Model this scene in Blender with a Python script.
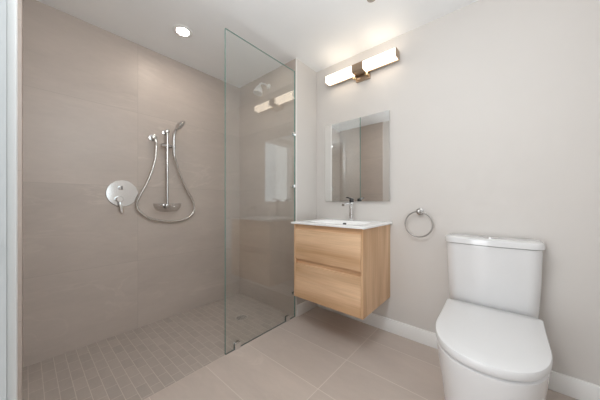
import bpy, bmesh, math, random
from mathutils import Vector, Matrix, Euler
random.seed(4)
PI = math.pi
S = bpy.context.scene
for o in list(bpy.data.objects):
    bpy.data.objects.remove(o, do_unlink=True)
COL = S.collection

# ------------------------------------------------------------------ camera
cam_d = bpy.data.cameras.new('camera')
cam = bpy.data.objects.new('camera', cam_d); COL.objects.link(cam)
cam.location = (0, -1.963, 1.07)
cam.rotation_euler = (PI/2, 0, 0.71)
cam_d.sensor_width = 36; cam_d.sensor_fit = 'HORIZONTAL'
cam_d.lens = 236.1/600*36
cam_d.shift_y = 2.0/600
cam_d.clip_start = 0.005
S.camera = cam

# ------------------------------------------------------------------ world, lights, exposure
W = bpy.data.worlds.new('world'); S.world = W; W.use_nodes = True
W.node_tree.nodes['Background'].inputs[0].default_value = (.75, .85, 1, 1)
W.node_tree.nodes['Background'].inputs[1].default_value = 0.25

def area(name, loc, rot, sx, sy, power, colr, shape='RECTANGLE'):
    l = bpy.data.lights.new(name, 'AREA'); l.shape = shape; l.size = sx; l.size_y = sy
    l.energy = power; l.color = colr
    o = bpy.data.objects.new(name, l); COL.objects.link(o)
    o.location = loc; o.rotation_euler = rot
    return o
# unseen fill light added above the view; daylight of the hall through the doorway
pl = bpy.data.lights.new('added_fill', 'POINT'); pl.energy = 25; pl.color = (.95, .98, 1); pl.shadow_soft_size = .16
po = bpy.data.objects.new('added_fill', pl); COL.objects.link(po); po.location = (-.42, -1.5, 1.92)
area('hall_daylight', (-.70, -3.35, 1.05), (PI/2, 0, -.12), .9, 1.8, 27, (.92, .96, 1))
area('window_daylight', (.80, -1.46, 1.65), (0, PI/2, 0), 1.45, 1.05, 10, (.88, .95, 1))

S.view_settings.view_transform = 'Standard'
S.view_settings.look = 'None'
S.view_settings.exposure = 0.04
S.view_settings.gamma = 1.0
S.view_settings.use_curve_mapping = False
S.render.film_transparent = False
S.cycles.max_bounces = 14
S.cycles.diffuse_bounces = 6
S.cycles.glossy_bounces = 8
S.cycles.transparent_max_bounces = 24
S.cycles.sample_clamp_indirect = 4
S.cycles.use_denoising = True

# ------------------------------------------------------------------ node helpers
class NT:
    def __init__(s, name):
        s.m = bpy.data.materials.new(name); s.m.use_nodes = True
        s.t = s.m.node_tree; s.t.nodes.clear()
        s.out = s.n('ShaderNodeOutputMaterial')
    def n(s, typ, **kw):
        nd = s.t.nodes.new(typ)
        for k, v in kw.items(): setattr(nd, k, v)
        return nd
    def l(s, a, b): s.t.links.new(a, b)
    def put(s, v, sock):
        if isinstance(v, bpy.types.NodeSocket): s.l(v, sock)
        else: sock.default_value = v
    def math(s, op, a, b=0.0, c=0.0, clamp=False):
        nd = s.n('ShaderNodeMath', operation=op, use_clamp=clamp)
        for i, v in enumerate((a, b, c)): s.put(v, nd.inputs[i])
        return nd.outputs[0]
    def mix(s, f, a, b, blend='MIX'):
        nd = s.n('ShaderNodeMix', data_type='RGBA', blend_type=blend)
        s.put(f, nd.inputs[0])
        for v, k in ((a, 6), (b, 7)):
            if isinstance(v, tuple) and len(v) == 3: v = v + (1,)
            s.put(v, nd.inputs[k])
        return nd.outputs[2]
    def coord(s):
        tc = s.n('ShaderNodeTexCoord'); sp = s.n('ShaderNodeSeparateXYZ')
        s.l(tc.outputs['Object'], sp.inputs[0])
        return tc.outputs['Object'], sp.outputs
    def comb(s, x, y, z):
        nd = s.n('ShaderNodeCombineXYZ')
        for i, v in enumerate((x, y, z)): s.put(v, nd.inputs[i])
        return nd.outputs[0]
    def noise(s, vec, scale, detail=4, rough=.5, dist=0.0):
        nd = s.n('ShaderNodeTexNoise'); s.l(vec, nd.inputs['Vector'])
        nd.inputs['Scale'].default_value = scale; nd.inputs['Detail'].default_value = detail
        nd.inputs['Roughness'].default_value = rough; nd.inputs['Distortion'].default_value = dist
        return nd.outputs[0]
    def scalev(s, vec, sc):
        nd = s.n('ShaderNodeVectorMath', operation='MULTIPLY'); s.l(vec, nd.inputs[0]); nd.inputs[1].default_value = sc
        return nd.outputs[0]
    def addv(s, vec, b):
        nd = s.n('ShaderNodeVectorMath', operation='ADD'); s.l(vec, nd.inputs[0]); s.put(b, nd.inputs[1])
        return nd.outputs[0]
    def ramp(s, v, lo, hi):
        nd = s.n('ShaderNodeMapRange'); s.put(v, nd.inputs[0])
        nd.inputs[1].default_value = lo; nd.inputs[2].default_value = hi
        return nd.outputs[0]
    def pbr(s, base, rough=.5, metal=0.0, **kw):
        b = s.n('ShaderNodeBsdfPrincipled')
        if isinstance(base, tuple) and len(base) == 3: base = base + (1,)
        s.put(base, b.inputs['Base Color']); s.put(rough, b.inputs['Roughness']); s.put(metal, b.inputs['Metallic'])
        for k, v in kw.items(): s.put(v, b.inputs[k.replace('_', ' ')])
        s.l(b.outputs[0], s.out.inputs[0])
        return b
    def bump(s, h, b, strength=.2, dist=.002):
        nd = s.n('ShaderNodeBump'); nd.inputs['Strength'].default_value = strength
        nd.inputs['Distance'].default_value = dist
        s.l(h, nd.inputs['Height']); s.l(nd.outputs[0], b.inputs['Normal'])

def plain(name, col, rough=.5, metal=0.0, var=.03, scale=9, **kw):
    t = NT(name); v, _ = t.coord()
    f = t.noise(v, scale, 3)
    c = t.mix(f, tuple(x*(1-var) for x in col), tuple(min(1, x*(1+var)) for x in col))
    t.pbr(c, rough, metal, **kw)
    return t.m

def tiles(name, ua, va, pu, pv, ou, ov, col, grout, gw, rough, stagger=0.0, vein=.5, tilevar=.04, nscale=1.0, bumpy=.25):
    """rectangular tiles: ua / va are the object axes of the long and short side, pu / pv pitches, ou / ov joint offsets"""
    t = NT(name); vec, xyz = t.coord()
    u = t.math('SUBTRACT', xyz[ua], ou); v = t.math('SUBTRACT', xyz[va], ov)
    row = t.math('FLOOR', t.math('DIVIDE', v, pv))
    if stagger:
        par = t.math('MULTIPLY', t.math('FLOORED_MODULO', row, 2.0), stagger*pu)
        u = t.math('ADD', u, par)
    colm = t.math('FLOOR', t.math('DIVIDE', u, pu))
    du = t.math('PINGPONG', u, pu/2); dv = t.math('PINGPONG', v, pv/2)
    d = t.math('MINIMUM', du, dv)
    g = t.math('SUBTRACT', 1.0, t.ramp(d, gw*.35, gw*.65))
    wn = t.n('ShaderNodeTexWhiteNoise'); t.l(t.comb(row, colm, 3.7), wn.inputs['Vector'])
    shift = t.scalev(wn.outputs['Color'], (3, 3, 3))
    vv = t.addv(vec, shift)
    st = [1.0, 1.0, 1.0]; st[ua] = .55; st[va] = 1.7
    sv = t.scalev(vv, tuple(st))
    cloud = t.noise(sv, 2.2*nscale, 6, .6, .6)
    fine = t.noise(sv, 26*nscale, 4, .6)
    vn = t.noise(sv, 1.7*nscale, 5, .55, 1.1)
    ridge = t.math('SUBTRACT', 1.0, t.ramp(t.math('ABSOLUTE', t.math('SUBTRACT', vn, .5)), 0.0, .018))
    ridge = t.math('MULTIPLY', ridge, t.ramp(t.noise(vv, 1.3, 2), .45, .7))
    k = t.math('ADD', t.math('MULTIPLY', t.math('SUBTRACT', cloud, .5), .34), t.math('MULTIPLY', t.math('SUBTRACT', fine, .5), .10))
    k = t.math('ADD', k, t.math('MULTIPLY', t.math('SUBTRACT', wn.outputs['Value'], .5), tilevar*2))
    k = t.math('ADD', t.math('ADD', k, 1.0), t.math('MULTIPLY', ridge, .12*vein))
    base = t.n('ShaderNodeVectorMath', operation='SCALE'); base.inputs[0].default_value = col
    t.l(k, base.inputs['Scale'])
    c = t.mix(g, base.outputs[0], grout)
    b = t.pbr(c, t.math('ADD', t.math('MULTIPLY', g, .3), rough), 0.0)
    t.bump(t.math('SUBTRACT', 1.0, g), b, bumpy, .001)
    return t.m

def wood(name, grain, across, third):
    t = NT(name); vec, xyz = t.coord()
    sc = [1, 1, 1]; sc[grain] = .9; sc[across] = 9; sc[third] = 9
    v = t.scalev(vec, tuple(sc))
    big = t.noise(v, .9, 4, .5, .5)
    fi = t.noise(t.scalev(vec, tuple(3 if i == grain else 130 for i in range(3))), 1.0, 5, .65)
    wv = t.noise(v, 2.6, 6, .6, 1.0)
    k = t.ramp(big, .33, .67)
    c = t.mix(k, (.56, .325, .17), (.86, .60, .385))
    c = t.mix(t.math('MULTIPLY', t.ramp(fi, .42, .75), .35), c, (.38, .22, .12))
    c = t.mix(t.math('MULTIPLY', t.ramp(wv, .5, .8), .25), c, (.76, .57, .39))
    b = t.pbr(c, .48)
    t.bump(fi, b, .06, .001)
    return t.m

TAUPE = (.50, .435, .39); GROUT = (.70, .63, .57)
M = {}
M['wall_tile_side'] = tiles('taupe_tile_side', 1, 2, 1.22, .628, -1.34, .572, TAUPE, (.42, .37, .33), .0026, .42, 0, 1.0, bumpy=.15)
M['wall_tile_back'] = tiles('taupe_tile_back', 0, 2, 1.22, .628, -2.352, .572, TAUPE, (.42, .37, .33), .0026, .42, 0, 1.0, bumpy=.15)
M['floor_tile'] = tiles('taupe_floor_tile', 0, 1, .67, .3255, -.803, -.545, (.55, .475, .425), GROUT, .0042, .42, 0, .8)
M['mosaic'] = tiles('taupe_mosaic', 0, 1, .115, .0572, -2.352, -1.952, (.43, .375, .335), (.60, .54, .485), .003, .45, .5, .3, .035, 2.0)
M['paint'] = plain('warm_white_paint', (.64, .61, .582), .62, var=.01)
M['ceiling'] = plain('ceiling_paint', (.90, .915, .925), .75, var=.01)
M['trim'] = plain('white_trim_paint', (.86, .86, .85), .35, var=.01)
M['casing'] = plain('grey_white_casing', (.64, .65, .645), .4, var=.01)
M['jamb'] = plain('white_door_paint', (.60, .63, .64), .35, var=.01)
M['grey_trim'] = plain('tile_edge_metal', (.80, .78, .75), .45, .0)
M['ceramic'] = plain('white_ceramic', (.73, .73, .735), .12, var=.005, Coat_Weight=.4)
M['seat'] = plain('white_seat_plastic', (.73, .73, .735), .26, var=.005)
M['basin'] = plain('white_basin', (.92, .92, .92), .15, var=.005)
M['chrome'] = plain('chrome', (.80, .80, .80), .09, 1.0, var=.02)
M['fitting'] = plain('fitting_chrome', (.66, .65, .64), .2, 1.0, var=.03)
M['pale_chrome'] = plain('pale_satin_chrome', (.85, .85, .85), .38, .7, var=.02)
M['satin'] = plain('brushed_chrome', (.40, .385, .37), .28, 1.0, var=.05, scale=60)
M['steel'] = plain('drain_steel', (.60, .57, .54), .5, .7, var=.05, scale=60)
M['dark_chrome'] = plain('dark_chrome', (.06, .06, .06), .3, .6)
M['hose'] = plain('hose_metal', (.66, .64, .61), .25, 1.0)
M['black'] = plain('black_gap', (.02, .02, .02), .6)
M['bronze'] = plain('brushed_bronze', (.40, .30, .22), .38, .85, var=.08, scale=40)
M['brass'] = plain('polished_brass', (.80, .60, .36), .2, 1.0)
M['rubber'] = plain('grey_nozzles', (.42, .41, .40), .4)
M['gasket'] = plain('dark_gasket', (.12, .12, .12), .5)
M['wood_h'] = wood('oak_grain_across', 0, 2, 1)
M['wood_v'] = wood('oak_grain_upright', 2, 1, 0)
M['wood_d'] = wood('oak_recess', 0, 2, 1)

def emit(name, col, s):
    t = NT(name); e = t.n('ShaderNodeEmission'); v, _ = t.coord()
    f = t.noise(v, 4, 1)
    t.l(t.mix(f, tuple(x*.98 for x in col), col), e.inputs[0]); e.inputs[1].default_value = s
    t.l(e.outputs[0], t.out.inputs[0]); return t.m
M['lens'] = emit('downlight_lens', (1, .88, .75), 120)
M['diffuser'] = emit('lit_opal_glass', (1, .86, .69), 4.4)

def glass_sheet(name, tint, f0):
    """clear sheet: each face lets light straight through and mirrors part of it (Schlick)"""
    t = NT(name)
    ge = t.n('ShaderNodeNewGeometry')
    dt = t.n('ShaderNodeVectorMath', operation='DOT_PRODUCT')
    t.l(ge.outputs['Incoming'], dt.inputs[0]); t.l(ge.outputs['Normal'], dt.inputs[1])
    c = t.math('ABSOLUTE', dt.outputs['Value'])
    p = t.math('POWER', t.math('SUBTRACT', 1.0, c, clamp=True), 5.0)
    f = t.math('ADD', t.math('MULTIPLY', p, 1-f0), f0)
    tr = t.n('ShaderNodeBsdfTransparent'); v, _ = t.coord()
    t.l(t.mix(t.noise(v, 2, 1), tint, tuple(x*.995 for x in tint)), tr.inputs[0])
    gl = t.n('ShaderNodeBsdfGlossy'); gl.inputs['Roughness'].default_value = 0.0
    gl.inputs[0].default_value = (1, 1, 1, 1)
    mx = t.n('ShaderNodeMixShader'); t.l(f, mx.inputs[0]); t.l(tr.outputs[0], mx.inputs[1]); t.l(gl.outputs[0], mx.inputs[2])
    t.l(mx.outputs[0], t.out.inputs[0]); return t.m
M['glass'] = glass_sheet('clear_glass', (.97, .982, .977), .062)
M['acrylic'] = glass_sheet('smoky_acrylic', (.84, .83, .82), .05)
M['glass_edge'] = plain('green_glass_edge', (.10, .33, .29), .12, 0.0, Transmission_Weight=.15)
M['mirror'] = plain('mirror_silver', (.90, .91, .905), .0, 1.0, var=.002)

# ------------------------------------------------------------------ mesh helpers
def bm_new(): return bmesh.new()

def box(bm, x0, x1, y0, y1, z0, z1, bev=0.0, seg=2, mi=0):
    vs = [bm.verts.new((x, y, z)) for z in (z0, z1) for y in (y0, y1) for x in (x0, x1)]
    fs = [bm.faces.new([vs[i] for i in q]) for q in ((0,2,3,1), (4,5,7,6), (0,1,5,4), (2,6,7,3), (0,4,6,2), (1,3,7,5))]
    for f in fs: f.material_index = mi
    if bev > 0:
        es = list({e for f in fs for e in f.edges})
        r = bmesh.ops.bevel(bm, geom=es, offset=bev, segments=seg, profile=.5, affect='EDGES')
        for f in r['faces']: f.material_index = mi
    return fs

def frame_of(d):
    d = Vector(d).normalized()
    a = Vector((0, 0, 1)) if abs(d.z) < .9 else Vector((1, 0, 0))
    u = d.cross(a).normalized(); return u, d.cross(u).normalized()

def loft(bm, rings, cap0=True, cap1=True, mi=0):
    rv = [[bm.verts.new(p) for p in r] for r in rings]
    n = len(rv[0])
    for a, b in zip(rv, rv[1:]):
        for i in range(n):
            f = bm.faces.new((a[i], a[(i+1) % n], b[(i+1) % n], b[i])); f.material_index = mi
    if cap0: bm.faces.new(list(reversed(rv[0]))).material_index = mi
    if cap1: bm.faces.new(rv[-1]).material_index = mi
    return rv

def lathe(bm, org, d, prof, n=32, mi=0):
    """prof: list of (distance along d, radius)"""
    org = Vector(org); d = Vector(d).normalized(); u, w = frame_of(d)
    rings = [[org + d*h + (u*math.cos(2*PI*i/n) + w*math.sin(2*PI*i/n))*max(r, 1e-5) for i in range(n)] for h, r in prof]
    loft(bm, rings, True, True, mi)

def spline(pts, k=10):
    P = [Vector(p) for p in pts]; P = [P[0]*2-P[1]] + P + [P[-1]*2-P[-2]]
    out = []
    for i in range(1, len(P)-2):
        a, b, c, e = P[i-1:i+3]
        for j in range(k):
            t = j/k
            out.append(.5*((2*b) + (c-a)*t + (2*a-5*b+4*c-e)*t*t + (3*b-a-3*c+e)*t**3))
    out.append(P[-2]); return out

def tube(bm, pts, r, n=12, closed=False, mi=0, ridges=0.0):
    P = [Vector(p) for p in pts]; m = len(P)
    rr = r if isinstance(r, (list, tuple)) else [r]*m
    T = []
    for i in range(m):
        a = P[(i-1) % m] if (closed or i > 0) else P[i]
        b = P[(i+1) % m] if (closed or i < m-1) else P[i]
        T.append((b-a).normalized())
    u = frame_of(T[0])[0]; rings = []
    for i in range(m):
        u = (u - T[i]*u.dot(T[i])).normalized(); w = T[i].cross(u)
        q = rr[i]*(1+ridges*(i % 2))
        rings.append([P[i] + (u*math.cos(2*PI*j/n) + w*math.sin(2*PI*j/n))*q for j in range(n)])
    if closed:
        rv = [[bm.verts.new(p) for p in ring] for ring in rings]
        for a, b in zip(rv, rv[1:]+rv[:1]):
            for i in range(n): bm.faces.new((a[i], a[(i+1) % n], b[(i+1) % n], b[i])).material_index = mi
    else: loft(bm, rings, True, True, mi)

def obj(name, bm, mats, parent=None, smooth=True, loc=None, angle=40):
    bmesh.ops.recalc_face_normals(bm, faces=bm.faces[:])
    me = bpy.data.meshes.new(name)
    if loc is not None:
        bmesh.ops.translate(bm, vec=-Vector(loc), verts=bm.verts[:])
    bm.to_mesh(me); bm.free()
    for m in (mats if isinstance(mats, (list, tuple)) else [mats]): me.materials.append(M[m] if isinstance(m, str) else m)
    if smooth:
        me.polygons.foreach_set('use_smooth', [True]*len(me.polygons))
        try: me.set_sharp_from_angle(angle=math.radians(angle))
        except Exception: pass
    o = bpy.data.objects.new(name, me); COL.objects.link(o)
    if loc is not None: o.location = loc
    if parent is not None:
        o.parent = parent
        o.matrix_parent_inverse = Matrix.Translation(-parent.location)
    return o

def thing(name, loc, label, cat, group=None):
    o = bpy.data.objects.new(name, None); COL.objects.link(o)
    o.location = loc; o.empty_display_size = .1
    o['label'] = label; o['category'] = cat
    if group: o['group'] = group
    return o
def tag(o, label, cat, group=None):
    o['label'] = label; o['category'] = cat
    if group: o['group'] = group
    return o
def struct(o, label=None, cat=None):
    o['kind'] = 'structure'
    if label: o['label'] = label
    if cat: o['category'] = cat
    return o
def sbox(name, x0, x1, y0, y1, z0, z1, mat, label, cat, bev=0.0):
    bm = bm_new(); box(bm, x0, x1, y0, y1, z0, z1, bev)
    return struct(obj(name, bm, mat, smooth=bev > 0), label, cat)

# ------------------------------------------------------------------ the room shell
XL, XR, C = -2.352, .60, 2.41        # tiled shower side wall, right wall, ceiling
XG, YT = -1.461, -.319               # return face beside the vanity, face of the tiled back wall
YN, YP = -1.973, -1.985              # near tile face, near painted face
JL, JR, DH = -.655, .165, 2.205      # doorway
sbox('floor', XG-.012, XR+.1, -2.12, .1, -.1, 0, 'floor_tile', 'taupe rectangular tile floor with pale joints', 'floor')
sbox('floor_shower', XL-.1, XG-.012, -2.12, .1, -.1, 0, 'mosaic', 'small taupe brick mosaic of the shower floor', 'floor')
sbox('wall_back', XG-.001, XR+.1, 0, .12, 0, C, 'paint', 'white painted wall behind the vanity and toilet', 'wall')
sbox('wall_left', XL-.12, XL, -2.1, .12, 0, C, 'wall_tile_side', 'large taupe tile wall carrying the shower fittings', 'wall')
# tiled shower back wall with its painted return
bm = bm_new(); fs = box(bm, XL, XG, YT, .12, 0, C)
for f in fs:
    f.material_index = 1 if f.calc_center_median().x > XG-.001 else 0
struct(obj('wall_shower_back', bm, ['wall_tile_back', 'paint'], smooth=False), 'taupe tile wall behind the glass with painted return', 'wall')
sbox('trim_1', XG-.004, XG+.0015, YT-.003, YT+.012, .0, C, 'grey_trim', 'slim pale edge strip on the corner of the tiled wall', 'trim')
sbox('wall_near_tile', XL, -1.525, YN, -2.1, 0, C, 'wall_tile_back', 'taupe tile wall at the near end of the shower', 'wall')
sbox('wall_front', -1.525, JL-.005, YP, -2.1, 0, C, 'paint', 'white painted wall left of the doorway', 'wall')
sbox('wall_front_right', JR+.005, XR+.1, YP, -2.1, 0, C, 'paint', 'white painted wall right of the doorway', 'wall')
sbox('wall_over_door', JL-.005, JR+.005, YP, -2.1, DH+.005, C, 'paint', 'white painted wall over the doorway', 'wall')
bm = bm_new()
WY0, WY1, WZ0, WZ1 = -1.955, -.98, 1.0, 2.32
box(bm, XR, XR+.12, -2.1, WY0, 0, C); box(bm, XR, XR+.12, WY1, .12, 0, C); box(bm, XR, XR+.12, WY0, WY1, 0, WZ0); box(bm, XR, XR+.12, WY0, WY1, WZ1, C)
struct(obj('wall_right', bm, 'paint', smooth=False), 'white painted wall right of the toilet with a window', 'wall')
bm = bm_new()
for a in ((WY0, WY0+.05, WZ0, WZ1), (WY1-.05, WY1, WZ0, WZ1), (WY0+.05, WY1-.05, WZ0, WZ0+.05), (WY0+.05, WY1-.05, WZ1-.05, WZ1)): box(bm, XR+.03, XR+.09, *a)
wf = struct(obj('window_1', bm, 'trim', smooth=False), 'white framed window in the right wall', 'window')
bm = bm_new(); box(bm, XR+.055, XR+.061, WY0+.05, WY1-.05, WZ0+.05, WZ1-.05)
obj('window_pane', bm, 'glass', wf, smooth=False)
sbox('ceiling', XL-.12, XR+.12, -2.12, .12, C, C+.1, 'ceiling', 'white painted ceiling', 'ceiling')
# hall behind the camera
sbox('floor_hall', -1.6, 1.2, -3.7, -2.12, -.1, 0, 'floor_tile', 'taupe tile floor of the hall', 'floor')
sbox('wall_hall_left', -1.7, -1.6, -3.7, -2.1, 0, C, 'paint', 'painted hall wall left', 'wall')
sbox('wall_hall_right', 1.2, 1.3, -3.7, -2.1, 0, C, 'paint', 'painted hall wall right', 'wall')
sbox('wall_hall_far', -1.7, 1.3, -3.8, -3.7, 0, C, 'paint', 'painted far hall wall', 'wall')
sbox('ceiling_hall', -1.7, 1.3, -3.8, -2.12, C, C+.1, 'ceiling', 'hall ceiling', 'ceiling')

# baseboards: bevelled top edge
def baseboard(name, x0, x1, y0, y1, label):
    return sbox(name, x0, x1, y0, y1, 0, .108, 'trim', label, 'baseboard', .003)
baseboard('baseboard_back', XG+.012, XR, -.014, 0, 'white baseboard along the vanity wall')
baseboard('baseboard_return', XG, XG+.014, YT+.012, 0, 'short white baseboard on the return beside the vanity')
baseboard('baseboard_right', XR-.014, XR, YP, -.014, 'white baseboard on the right wall')
baseboard('baseboard_front', -1.47, JL-.085, YP, YP+.012, 'white baseboard left of the doorway')

# doorway: jambs and casings
def casing(bm, x0, x1, z0, z1):
    box(bm, x0, x1, YP, YP+.012, z0, z1, .003)
bm = bm_new()
casing(bm, JL-.078, JL-.005, 0, DH+.078); casing(bm, JR+.005, JR+.078, 0, DH+.078); casing(bm, JL-.005, JR+.005, DH+.005, DH+.078)
struct(obj('trim_2', bm, 'casing'), 'white door casing at the left edge', 'trim')
bm = bm_new()
box(bm, JL-.005, JL, -2.13, YP+.0005, 0, DH); box(bm, JR, JR+.005, -2.13, YP+.0005, 0, DH); box(bm, JL, JR, -2.13, YP+.0005, DH, DH+.005)
dj = struct(obj('door_1', bm, 'jamb', smooth=False), 'white door jamb at the left edge', 'door')
bm = bm_new()   # strike plate with rounded outline
zc, hh, ww = .985, .021, .016
pts = []
for i in range(40):
    a = 2*PI*i/40
    sx = abs(math.cos(a))**.6*math.copysign(1, math.cos(a)); sz = abs(math.sin(a))**.8*math.copysign(1, math.sin(a))
    pts.append((sx*ww, sz*hh))
loft(bm, [[Vector((JL+h, -2.008+p*s, zc+q*s)) for p, q in pts] for h, s in ((0, 1), (.002, 1), (.003, .92))])
obj('strike_plate', bm, 'satin', dj)

# ------------------------------------------------------------------ glass panel
PX = -1.474
gp = thing('shower_glass_panel', (PX, -.69, 0), 'tall frameless clear glass shower panel standing on the floor', 'shower screen')
bm = bm_new()
box(bm, PX-.005, PX+.005, -1.052, YT-.006, .004, 2.286)
for f in bm.faces:
    f.material_index = 0 if abs(f.normal.x) > .9 or abs(f.calc_center_median().x-PX) > .004 else 1
obj('glass_pane', bm, ['glass', 'glass_edge'], gp, smooth=False)
def clamp(y, z, wall):
    bm = bm_new()
    if wall:
        box(bm, PX-.014, PX-.0055, y-.026, y, z-.015, z+.015, .002); box(bm, PX+.0055, PX+.012, y-.026, y, z-.015, z+.015, .002)
        box(bm, PX-.014, PX+.0125, y, y+.0055, z-.015, z+.015, .001)
    else:
        box(bm, PX-.014, PX-.0055, y-.024, y+.024, 0.001, .047, .002); box(bm, PX+.0055, PX+.014, y-.024, y+.024, 0.001, .047, .002)
        box(bm, PX-.014, PX+.014, y-.024, y+.024, .0005, .0035, .001)
    obj('glass_clamp', bm, 'chrome', gp)
clamp(-.955, 0, False); clamp(-.425, 0, False)
for z in (.22, 1.215, 1.70): clamp(YT-.0058, z, True)
bm = bm_new(); box(bm, PX-.004, PX+.004, -1.05, YT-.006, 0, .0042)
obj('bottom_seal', bm, 'gasket', gp, smooth=False)

# ------------------------------------------------------------------ shower fittings on the side wall
# mixer valve
vy, vz = -1.447, 1.14
va = thing('shower_mixer', (XL, vy, vz), 'round chrome mixer plate with lever on taupe tile wall', 'shower valve')
bm = bm_new(); lathe(bm, (XL, vy, vz), (1, 0, 0), [(0, .108), (.006, .108), (.009, .105), (.0095, 0)], 64)
obj('face_plate', bm, 'chrome', va)
bm = bm_new(); lathe(bm, (XL+.008, vy-.012, vz+.044), (1, 0, 0), [(0, .017), (.03, .017), (.033, .014), (.033, 0)], 28)
box(bm, XL+.034, XL+.041, vy-.018, vy-.006, vz+.028, vz+.06, .002)
obj('diverter_knob', bm, 'chrome', va)
bm = bm_new(); lathe(bm, (XL+.008, vy-.026, vz-.048), (1, 0, 0), [(0, .023), (.04, .023), (.044, .020), (.044, 0)], 28)
obj('valve_body', bm, 'chrome', va)
bm = bm_new(); box(bm, XL+.038, XL+.048, vy-.035, vy-.014, vz-.158, vz-.03, .003)
bmesh.ops.rotate(bm, cent=(XL+.04, vy-.026, vz-.048), matrix=Matrix.Rotation(.12, 3, 'X'), verts=bm.verts[:])
obj('lever', bm, 'chrome', va)

# slide bar with brackets, slider, soap dish
by = -1.127; bx = -2.30
sb = thing('shower_slide_bar', (XL, by, 1.37), 'slim chrome slide bar upright on the tile wall', 'shower rail')
bm = bm_new(); tube(bm, [(bx, by, 1.025), (bx, by, 1.722)], .0115, 20)
obj('bar', bm, 'fitting', sb)
for z in (1.035, 1.705):
    bm = bm_new(); lathe(bm, (XL, by, z), (1, 0, 0), [(0, .024), (.006, .024), (.009, .014), (.036, .014), (.04, .0165), (.066, .0165), (.069, .012), (.069, 0)], 28)
    obj('bracket', bm, 'fitting', sb)
bm = bm_new(); tube(bm, [(bx, by-.05, 1.574), (bx, by+.012, 1.575), (bx+.002, by+.07, 1.577)], .016, 20)
lathe(bm, (bx, by, 1.552), (0, 0, 1), [(0, .016), (.045, .016)], 24)
obj('slider', bm, 'fitting', sb)
bm = bm_new()   # shallow oval dish hung on the bar
def oval(z, s, off=0): return [Vector((bx+.012+(.048)*s*math.cos(2*PI*i/40), by+.0+.118*s*math.sin(2*PI*i/40), z)) for i in range(40)]
loft(bm, [oval(1.056, 1), oval(1.04, .985), oval(1.018, .92), oval(.998, .78), oval(.985, .55), oval(.981, .3), oval(.98, .02)], False, True)
obj('soap_dish', bm, 'acrylic', sb)

# water outlet elbow and hose
eo = thing('shower_outlet_elbow', (XL, -1.225, 1.64), 'small chrome wall elbow left of the slide bar', 'shower outlet')
bm = bm_new(); lathe(bm, (XL, -1.232, 1.635), (1, 0, 0), [(0, .027), (.008, .027), (.01, .017), (.035, .017), (.04, .02), (.062, .02), (.066, .015), (.066, 0)], 28)
obj('wall_plate', bm, 'fitting', eo)
bm = bm_new(); tube(bm, [(XL+.048, -1.228, 1.632), (XL+.050, -1.220, 1.612), (XL+.051, -1.216, 1.592)], [.013, .0125, .0115], 18)
obj('outlet_nut', bm, 'fitting', eo)
hp = [(-2.301, -1.216, 1.60), (-2.30, -1.217, 1.55), (-2.30, -1.222, 1.46), (-2.305, -1.240, 1.37), (-2.31, -1.280, 1.245), (-2.315, -1.331, 1.129),
      (-2.32, -1.356, 1.053), (-2.32, -1.338, .993), (-2.32, -1.265, .932), (-2.32, -1.146, .897), (-2.32, -1.016, .893), (-2.32, -.923, .925),
      (-2.32, -.874, .991), (-2.32, -.891, 1.09), (-2.31, -.961, 1.21), (-2.295, -1.025, 1.345), (-2.278, -1.062, 1.44), (-2.271, -1.078, 1.484)]
bm = bm_new(); tube(bm, spline(hp, 22), .0086, 10, ridges=.10)
tag(obj('shower_hose', bm, 'hose'), 'ribbed metal shower hose looping below the slide bar', 'shower hose')

# hand shower
hs = thing('hand_shower', (-2.27, -1.08, 1.5), 'chrome hand shower held in the slider of the bar', 'hand shower')
bm = bm_new()
hd = spline([(-2.270, -1.079, 1.487), (-2.268, -1.083, 1.56), (-2.262, -1.085, 1.65), (-2.255, -1.082, 1.69), (-2.242, -1.076, 1.72), (-2.226, -1.066, 1.745)], 8)
tube(bm, hd, [.0115+.003*math.sin(PI*i/(len(hd)-1)) for i in range(len(hd))], 18)
obj('handle', bm, 'fitting', hs)
nd = Vector((.27, .73, -.65)).normalized(); hc = Vector((-2.215, -1.052, 1.762))
bm = bm_new(); lathe(bm, hc, nd, [(-.024, .012), (-.018, .034), (-.004, .055), (.006, .059), (.012, .057), (.0122, .05)], 36)
head = obj('shower_head', bm, 'fitting', hs)
bm = bm_new(); lathe(bm, hc, nd, [(.0115, .05), (.0128, .049), (.013, 0)], 36)
u, w = frame_of(nd)
for r, k in ((.014, 6), (.028, 12), (.041, 18)):
    for i in range(k):
        a = 2*PI*i/k
        lathe(bm, hc+(u*math.cos(a)+w*math.sin(a))*r, nd, [(.0125, .002), (.0148, .0016)], 6)
sp = obj('spray_face', bm, 'rubber', head)

# fixed shower head high on the tiled back wall, seen through the glass
sx, sz = -1.84, 2.265
fh = thing('fixed_shower_head', (sx, YT, sz), 'small bell shower head high on the tile wall behind the glass', 'shower head')
bm = bm_new(); lathe(bm, (sx, YT, sz), (0, -1, 0), [(0, .028), (.006, .028), (.012, .015), (.012, 0)], 28)
obj('wall_flange', bm, 'pale_chrome', fh)
bm = bm_new(); tube(bm, spline([(sx, YT-.004, sz), (sx, YT-.06, sz+.004), (sx, YT-.105, sz-.008), (sx, YT-.125, sz-.038)], 8), .009, 16)
obj('shower_arm', bm, 'pale_chrome', fh)
bm = bm_new(); lathe(bm, (sx, YT-.121, sz-.032), (0, -.28, -1), [(0, .012), (.008, .016), (.018, .017), (.024, .026), (.06, .040), (.085, .046), (.092, .045), (.0925, 0)], 36)
obj('shower_bell', bm, 'pale_chrome', fh)

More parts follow.
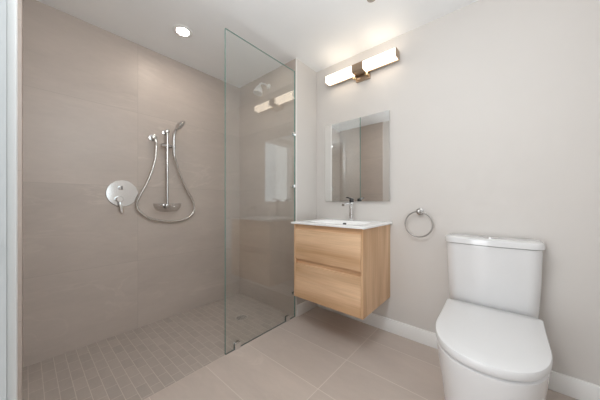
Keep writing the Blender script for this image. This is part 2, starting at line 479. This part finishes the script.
# floor drain
dr = thing('shower_drain', (-1.83, -.66, 0), 'round steel drain set in the mosaic shower floor', 'drain')
bm = bm_new(); lathe(bm, (-1.83, -.66, 0), (0, 0, 1), [(.0, .058), (.002, .058), (.003, .054), (.003, 0)], 48)
gr = obj('grate', bm, 'steel', dr)
for r, k in ((.012, 6), (.026, 12), (.040, 18)):
    bm = bm_new()
    for i in range(k):
        a = 2*PI*i/k
        lathe(bm, (-1.83+r*math.cos(a), -.66+r*math.sin(a), .0029), (0, 0, 1), [(0, .0036), (.0006, .0036)], 8)
    obj('hole_ring', bm, 'black', gr)

# ------------------------------------------------------------------ lamps
dl = thing('recessed_downlight', (-1.905, -1.157, C), 'lit round recessed downlight in the ceiling over the shower', 'ceiling light')
bm = bm_new(); lathe(bm, (-1.905, -1.157, C), (0, 0, -1), [(0, .072), (.004, .072), (.007, .066), (.005, .046), (.0, .044)], 48)
obj('trim_ring', bm, 'trim', dl)
bm = bm_new(); lathe(bm, (-1.905, -1.157, C), (0, 0, -1), [(0, .043), (.003, .043), (.0032, 0)], 40)
obj('lamp_lens', bm, 'lens', dl)

spk = thing('fire_sprinkler', (-.655, -.478, C), 'small grey sprinkler tip on the ceiling at the top edge of the photo', 'sprinkler')
bm = bm_new(); lathe(bm, (-.655, -.478, C), (0, 0, -1), [(0, .03), (.003, .03), (.006, .022), (.006, 0)], 28)
obj('escutcheon', bm, 'satin', spk)
bm = bm_new(); lathe(bm, (-.655, -.478, C), (0, 0, -1), [(.005, .008), (.010, .008), (.0105, .014), (.0125, .014), (.0125, 0)], 20)
obj('deflector', bm, 'satin', spk)

vl = thing('vanity_light', (-.955, 0, 2.21), 'lit white bar wall light with bronze centre above the mirror', 'wall light')
x0, x1, y0, y1, z0, z1 = -1.272, -.618, -.120, -.047, 2.190, 2.255
cx0, cx1 = -.992, -.892
def bar_ring(x, g=0.0, c=.012):
    a, b, d, e = y0-g, y1+g, z0-g, z1+g; r = []
    for (yy, zz, q) in ((b, e, 0), (a, e, 1), (a, d, 2), (b, d, 3)):
        for k in range(5):
            t = PI/2*(q + k/4)
            oy, oz = math.cos(t), math.sin(t)
            cy = yy + (-c if yy == b else c); cz = zz + (-c if zz == e else c)
            r.append(Vector((x, cy+oy*c, cz+oz*c)))
    return r
for a, b in ((x0+.006, cx0), (cx1, x1-.006)):
    bm = bm_new(); loft(bm, [bar_ring(a), bar_ring(b)])
    obj('diffuser', bm, 'diffuser', vl)
for a, b in ((x0, x0+.006), (x1-.006, x1)):
    bm = bm_new(); loft(bm, [bar_ring(a, .001), bar_ring(b, .001)])
    obj('end_cap', bm, 'bronze', vl)
bm = bm_new(); loft(bm, [bar_ring(cx0, .004), bar_ring(cx1, .004)])
obj('centre_band', bm, 'bronze', vl)
bm = bm_new(); box(bm, x0, x1, y1, y1+.008, z0-.002, z1+.002, .001, 1)
obj('back_channel', bm, 'bronze', vl)
bm = bm_new(); box(bm, -1.005, -.875, -.022, -.0005, 2.146, 2.252, .003); box(bm, -.975, -.915, -.05, -.02, 2.20, 2.245, .002)
obj('back_plate', bm, 'bronze', vl)
for x in (-.995, -.885):
    bm = bm_new(); lathe(bm, (x, -.02, 2.166), (0, -1, 0), [(0, .006), (.030, .006), (.033, .011), (.039, .0155), (.047, .0155), (.053, .010), (.055, .004), (.0552, 0)], 24)
    obj('finial', bm, 'brass', vl)

# ------------------------------------------------------------------ mirror
mr = thing('wall_mirror', (-1.022, 0, 1.45), 'frameless rectangular wall mirror above the washbasin', 'mirror')
ml, mrx, mb, mt = -1.340, -.704, 1.075, 1.824
bm = bm_new(); box(bm, ml+.006, mrx-.006, -.014, -.0005, mb+.006, mt-.006)
obj('backing', bm, 'satin', mr, smooth=False)
bm = bm_new(); box(bm, ml, mrx, -.020, -.014, mb, mt, .0012, 1)
obj('mirror_glass', bm, 'mirror', mr, smooth=False)

# ------------------------------------------------------------------ vanity cabinet
vx0, vx1, vyf, vz0, vz1 = -1.324, -.705, -.500, .286, .890
vc = thing('vanity_cabinet', (-1.015, -.25, vz0), 'wall hung oak vanity cabinet with two wide drawers', 'cabinet')
def panel(name, x0, x1, y0, y1, z0, z1, mat, parent=vc, bev=.0012):
    bm = bm_new(); box(bm, x0, x1, y0, y1, z0, z1, bev, 1)
    return obj(name, bm, mat, parent)
panel('side_panel', vx1-.016, vx1, vyf, -.001, vz0, vz1, 'wood_v')
panel('side_panel', vx0, vx0+.016, vyf, -.001, vz0, vz1, 'wood_v')
panel('bottom_panel', vx0+.016, vx1-.016, vyf+.02, -.001, vz0, vz0+.016, 'wood_h')
panel('back_panel', vx0+.016, vx1-.016, -.017, -.001, vz0+.016, vz1-.11, 'wood_h')
panel('finger_rail', vx0+.016, vx1-.016, vyf+.012, vyf+.03, vz1-.06, vz1, 'wood_d')
panel('finger_rail', vx0+.016, vx1-.016, vyf+.0185, vyf+.034, .545, .62, 'wood_d')
panel('drawer', vx0+.017, vx1-.0175, vyf, vyf+.018, .603, .848, 'wood_h')
panel('drawer', vx0+.017, vx1-.0175, vyf, vyf+.018, vz0+.001, .566, 'wood_h')

# washbasin top: one slab with a soft rectangular basin
tx0, tx1, ty0, ty1, tz = -1.345, -.690, -.513, -.001, .906
bcx, bcy, brx, bry, bdep = -1.018, -.285, .225, .150, .095
def depth(x, y):
    q = (abs((x-bcx)/brx)**4 + abs((y-bcy)/bry)**4)**.25
    if q >= 1.06: return 0.0
    s = min(1, max(0, (1.06-q)/.42)); s = s*s*(3-2*s)
    return bdep*s
bm = bm_new(); NX, NY = 84, 70
gt, gb = [], []
for j in range(NY+1):
    for i in range(NX+1):
        x = tx0+(tx1-tx0)*i/NX; y = ty0+(ty1-ty0)*j/NY; d = depth(x, y)
        e = min(x-tx0, tx1-x, y-ty0)
        drop = .003 if e < 1e-6 else 0
        gt.append(bm.verts.new((x, y, tz-d-drop))); gb.append(bm.verts.new((x, y, tz-.0158-d)))
idx = lambda i, j: j*(NX+1)+i
for j in range(NY):
    for i in range(NX):
        q = (idx(i, j), idx(i+1, j), idx(i+1, j+1), idx(i, j+1))
        bm.faces.new([gt[k] for k in q]); bm.faces.new([gb[k] for k in reversed(q)])
edge = [idx(i, 0) for i in range(NX)] + [idx(NX, j) for j in range(NY)] + [idx(i, NY) for i in range(NX, 0, -1)] + [idx(0, j) for j in range(NY, 0, -1)]
for a, b in zip(edge, edge[1:]+edge[:1]):
    bm.faces.new((gt[a], gb[a], gb[b], gt[b]))
wb = thing('washbasin', (-1.018, -.257, .890), 'white slab washbasin top on the oak vanity cabinet', 'washbasin')
obj('basin_top', bm, 'basin', wb, angle=50)
bm = bm_new()   # overflow slot in the rear slope of the bowl
oy = -.150; oz = tz-depth(bcx-.03, oy)+.004
loft(bm, [[Vector((bcx-.028+(.017*math.copysign(abs(math.cos(a))**.5, math.cos(a)))*s, oy-h*.9+.0065*math.sin(a)*s*.6, oz+h+.008*math.sin(a)*s)) for a in [2*PI*i/28 for i in range(28)]] for h, s in ((0, 1), (.002, 1), (.0022, .8))])
obj('overflow_slot', bm, 'dark_chrome', wb)
bm = bm_new(); lathe(bm, (bcx, bcy, tz-bdep), (0, 0, 1), [(0, .03), (.003, .03), (.006, .022), (.007, 0)], 32)
obj('drain_plug', bm, 'chrome', wb)

# faucet
fx, fy = -1.008, -.095
fa = thing('basin_faucet', (fx, fy, tz), 'chrome single lever faucet with dark lever on the washbasin', 'faucet')
bm = bm_new(); lathe(bm, (fx, fy, tz), (0, 0, 1), [(0, .027), (.004, .027), (.008, .0235), (.15, .0215), (.158, .0215), (.162, .018), (.162, 0)], 36)
obj('body', bm, 'chrome', fa)
bm = bm_new()
rings = []
for t in range(9):
    k = t/8; y = fy-.01-.135*k; z = tz+.138+.012*math.sin(PI*k*.9)-.004*k; hw = .0165-.002*k; hh = .0095-.001*k
    rings.append([Vector((fx+hw*math.copysign(abs(math.cos(a))**.6, math.cos(a)), y, z+hh*math.copysign(abs(math.sin(a))**.6, math.sin(a)))) for a in [2*PI*i/24 for i in range(24)]])
loft(bm, rings)
lathe(bm, (fx, fy-.132, tz+.138), (0, -.15, -1), [(0, .0105), (.012, .0105), (.0125, 0)], 20)
obj('spout', bm, 'chrome', fa)
bm = bm_new(); lathe(bm, (fx, fy, tz+.161), (0, 0, 1), [(0, .0195), (.022, .0195), (.028, .016), (.028, 0)], 32)
rings = []
for t in range(7):
    k = t/6; y = fy+.012-.085*k; z = tz+.189+.014*k; hw = .0175-.002*k; hh = .007-.002*k
    rings.append([Vector((fx+hw*math.cos(a), y, z+hh*math.sin(a))) for a in [2*PI*i/20 for i in range(20)]])
loft(bm, rings)
obj('lever', bm, 'dark_chrome', fa)['label'] = 'dark lever on top of the faucet'

# ------------------------------------------------------------------ towel ring
tr = thing('towel_ring', (-.478, 0, 1.0), 'round chrome towel ring on the white wall left of the toilet', 'towel ring')
bm = bm_new(); lathe(bm, (-.478, 0, .998), (0, -1, 0), [(0, .027), (.007, .027), (.009, .024), (.009, .012), (.036, .011), (.04, .014), (.06, .014), (.062, .011), (.062, 0)], 32)
obj('mount', bm, 'satin', tr)
bm = bm_new(); R = .094
tube(bm, [(-.478+R*math.sin(2*PI*i/72), -.049, .904+R*math.cos(2*PI*i/72)) for i in range(72)], .0052, 14, closed=True)
obj('ring', bm, 'satin', tr)

# ------------------------------------------------------------------ toilet
tcx = -.056
to = thing('toilet', (tcx, -.4, 0), 'white two piece toilet with closed lid against the wall', 'toilet')
def dshape(z, w, yb, ys, yf, n=2.35, rb=.03, wb=None):
    """outline with rounded back corners, near straight flanks and a full round front; z may be a function of y"""
    wb = w if wb is None else wb
    zz = z if callable(z) else (lambda y: z)
    pts = []
    for k in range(7):
        a = PI/2*k/6; pts.append((wb-rb+rb*math.sin(a), yb-rb+rb*math.cos(a)))
    for k in range(1, 8):
        q = k/8; pts.append((wb+(w-wb)*math.sin(PI/2*q), yb-rb+(ys-yb+rb)*q))
    m = 22
    for k in range(m+1):
        a = PI/2*k/m
        pts.append((w*math.cos(a)**(2/n) if k < m else 0, ys+(yf-ys)*math.sin(a)**(2/n)))
    full = pts + [(-x, y) for x, y in reversed(pts[:-1])]
    return [Vector((tcx+x, y, zz(y))) for x, y in full]
# skirted base and bowl
bm = bm_new()
loft(bm, [dshape(0.0, .174, -.012, -.44, -.735, 2.4, .02), dshape(.02, .176, -.012, -.44, -.74, 2.4, .02), dshape(.14, .183, -.012, -.46, -.765, 2.4, .02),
          dshape(.24, .191, -.012, -.48, -.783, 2.4, .02), dshape(.32, .199, -.012, -.50, -.798, 2.4, .02), dshape(.37, .204, -.012, -.50, -.806, 2.4, .025),
          dshape(.398, .206, -.012, -.50, -.808, 2.4, .025), dshape(.404, .200, -.016, -.50, -.80, 2.4, .025)])
obj('bowl', bm, 'ceramic', to)
bm = bm_new()
loft(bm, [dshape(.4045, .199, -.18, -.50, -.798, 2.35, .03), dshape(.407, .203, -.18, -.50, -.803, 2.35, .03), dshape(.416, .203, -.18, -.50, -.803, 2.35, .03), dshape(.4185, .199, -.18, -.50, -.798, 2.35, .03)])
obj('seat', bm, 'seat', to)
bm = bm_new()
loft(bm, [dshape(.4195, .206, -.182, -.50, -.810, 2.35, .02, .212), dshape(.422, .211, -.178, -.50, -.816, 2.35, .02, .217), dshape(.440, .212, -.178, -.50, -.818, 2.35, .02, .218),
          dshape(.447, .209, -.180, -.50, -.815, 2.35, .02, .215), dshape(.4505, .201, -.185, -.50, -.806, 2.35, .02, .208), dshape(.4525, .16, -.24, -.48, -.74, 2.3, .02, .16), dshape(.453, .05, -.35, -.45, -.56, 2.2, .02)])
obj('seat_lid', bm, 'seat', to)
# tank
def tank_ring(z, w, yf, s=0.0, r=.07):
    pts = []
    yb = -.012
    for k in range(5):
        a = PI/2*k/4; pts.append((w-.02+.02*math.sin(a), yb-.02+.02*math.cos(a)))
    for k in range(13):
        a = PI/2*k/12; pts.append((w-r+r*math.cos(a), yf+r*.85-r*.85*math.sin(a)-.0))
    for k in range(1, 9):
        q = k/8; pts.append(((w-r)*(1-q), yf-.014*(1-(1-q)**2)))
    full = pts + [(-x, y) for x, y in reversed(pts[:-1])]
    return [Vector((tcx-.004+x, y, z)) for x, y in full]
bm = bm_new()
loft(bm, [tank_ring(.4045, .212, -.14), tank_ring(.45, .214, -.152), tank_ring(.48, .215, -.162), tank_ring(.62, .221, -.174), tank_ring(.808, .226, -.178)])
obj('tank', bm, 'ceramic', to)
bm = bm_new()
loft(bm, [tank_ring(.8095, .227, -.178), tank_ring(.812, .233, -.185), tank_ring(.835, .234, -.186), tank_ring(.845, .231, -.183), tank_ring(.850, .222, -.175), tank_ring(.851, .18, -.145)])
obj('tank_lid', bm, 'ceramic', to)
fb = None
bm = bm_new(); lathe(bm, (tcx, -.10, .8505), (0, 0, 1), [(0, .037), (.004, .037), (.0055, .034), (.0055, 0)], 36)
fb = obj('flush_button', bm, 'chrome', to)

bpy.context.view_layer.update()
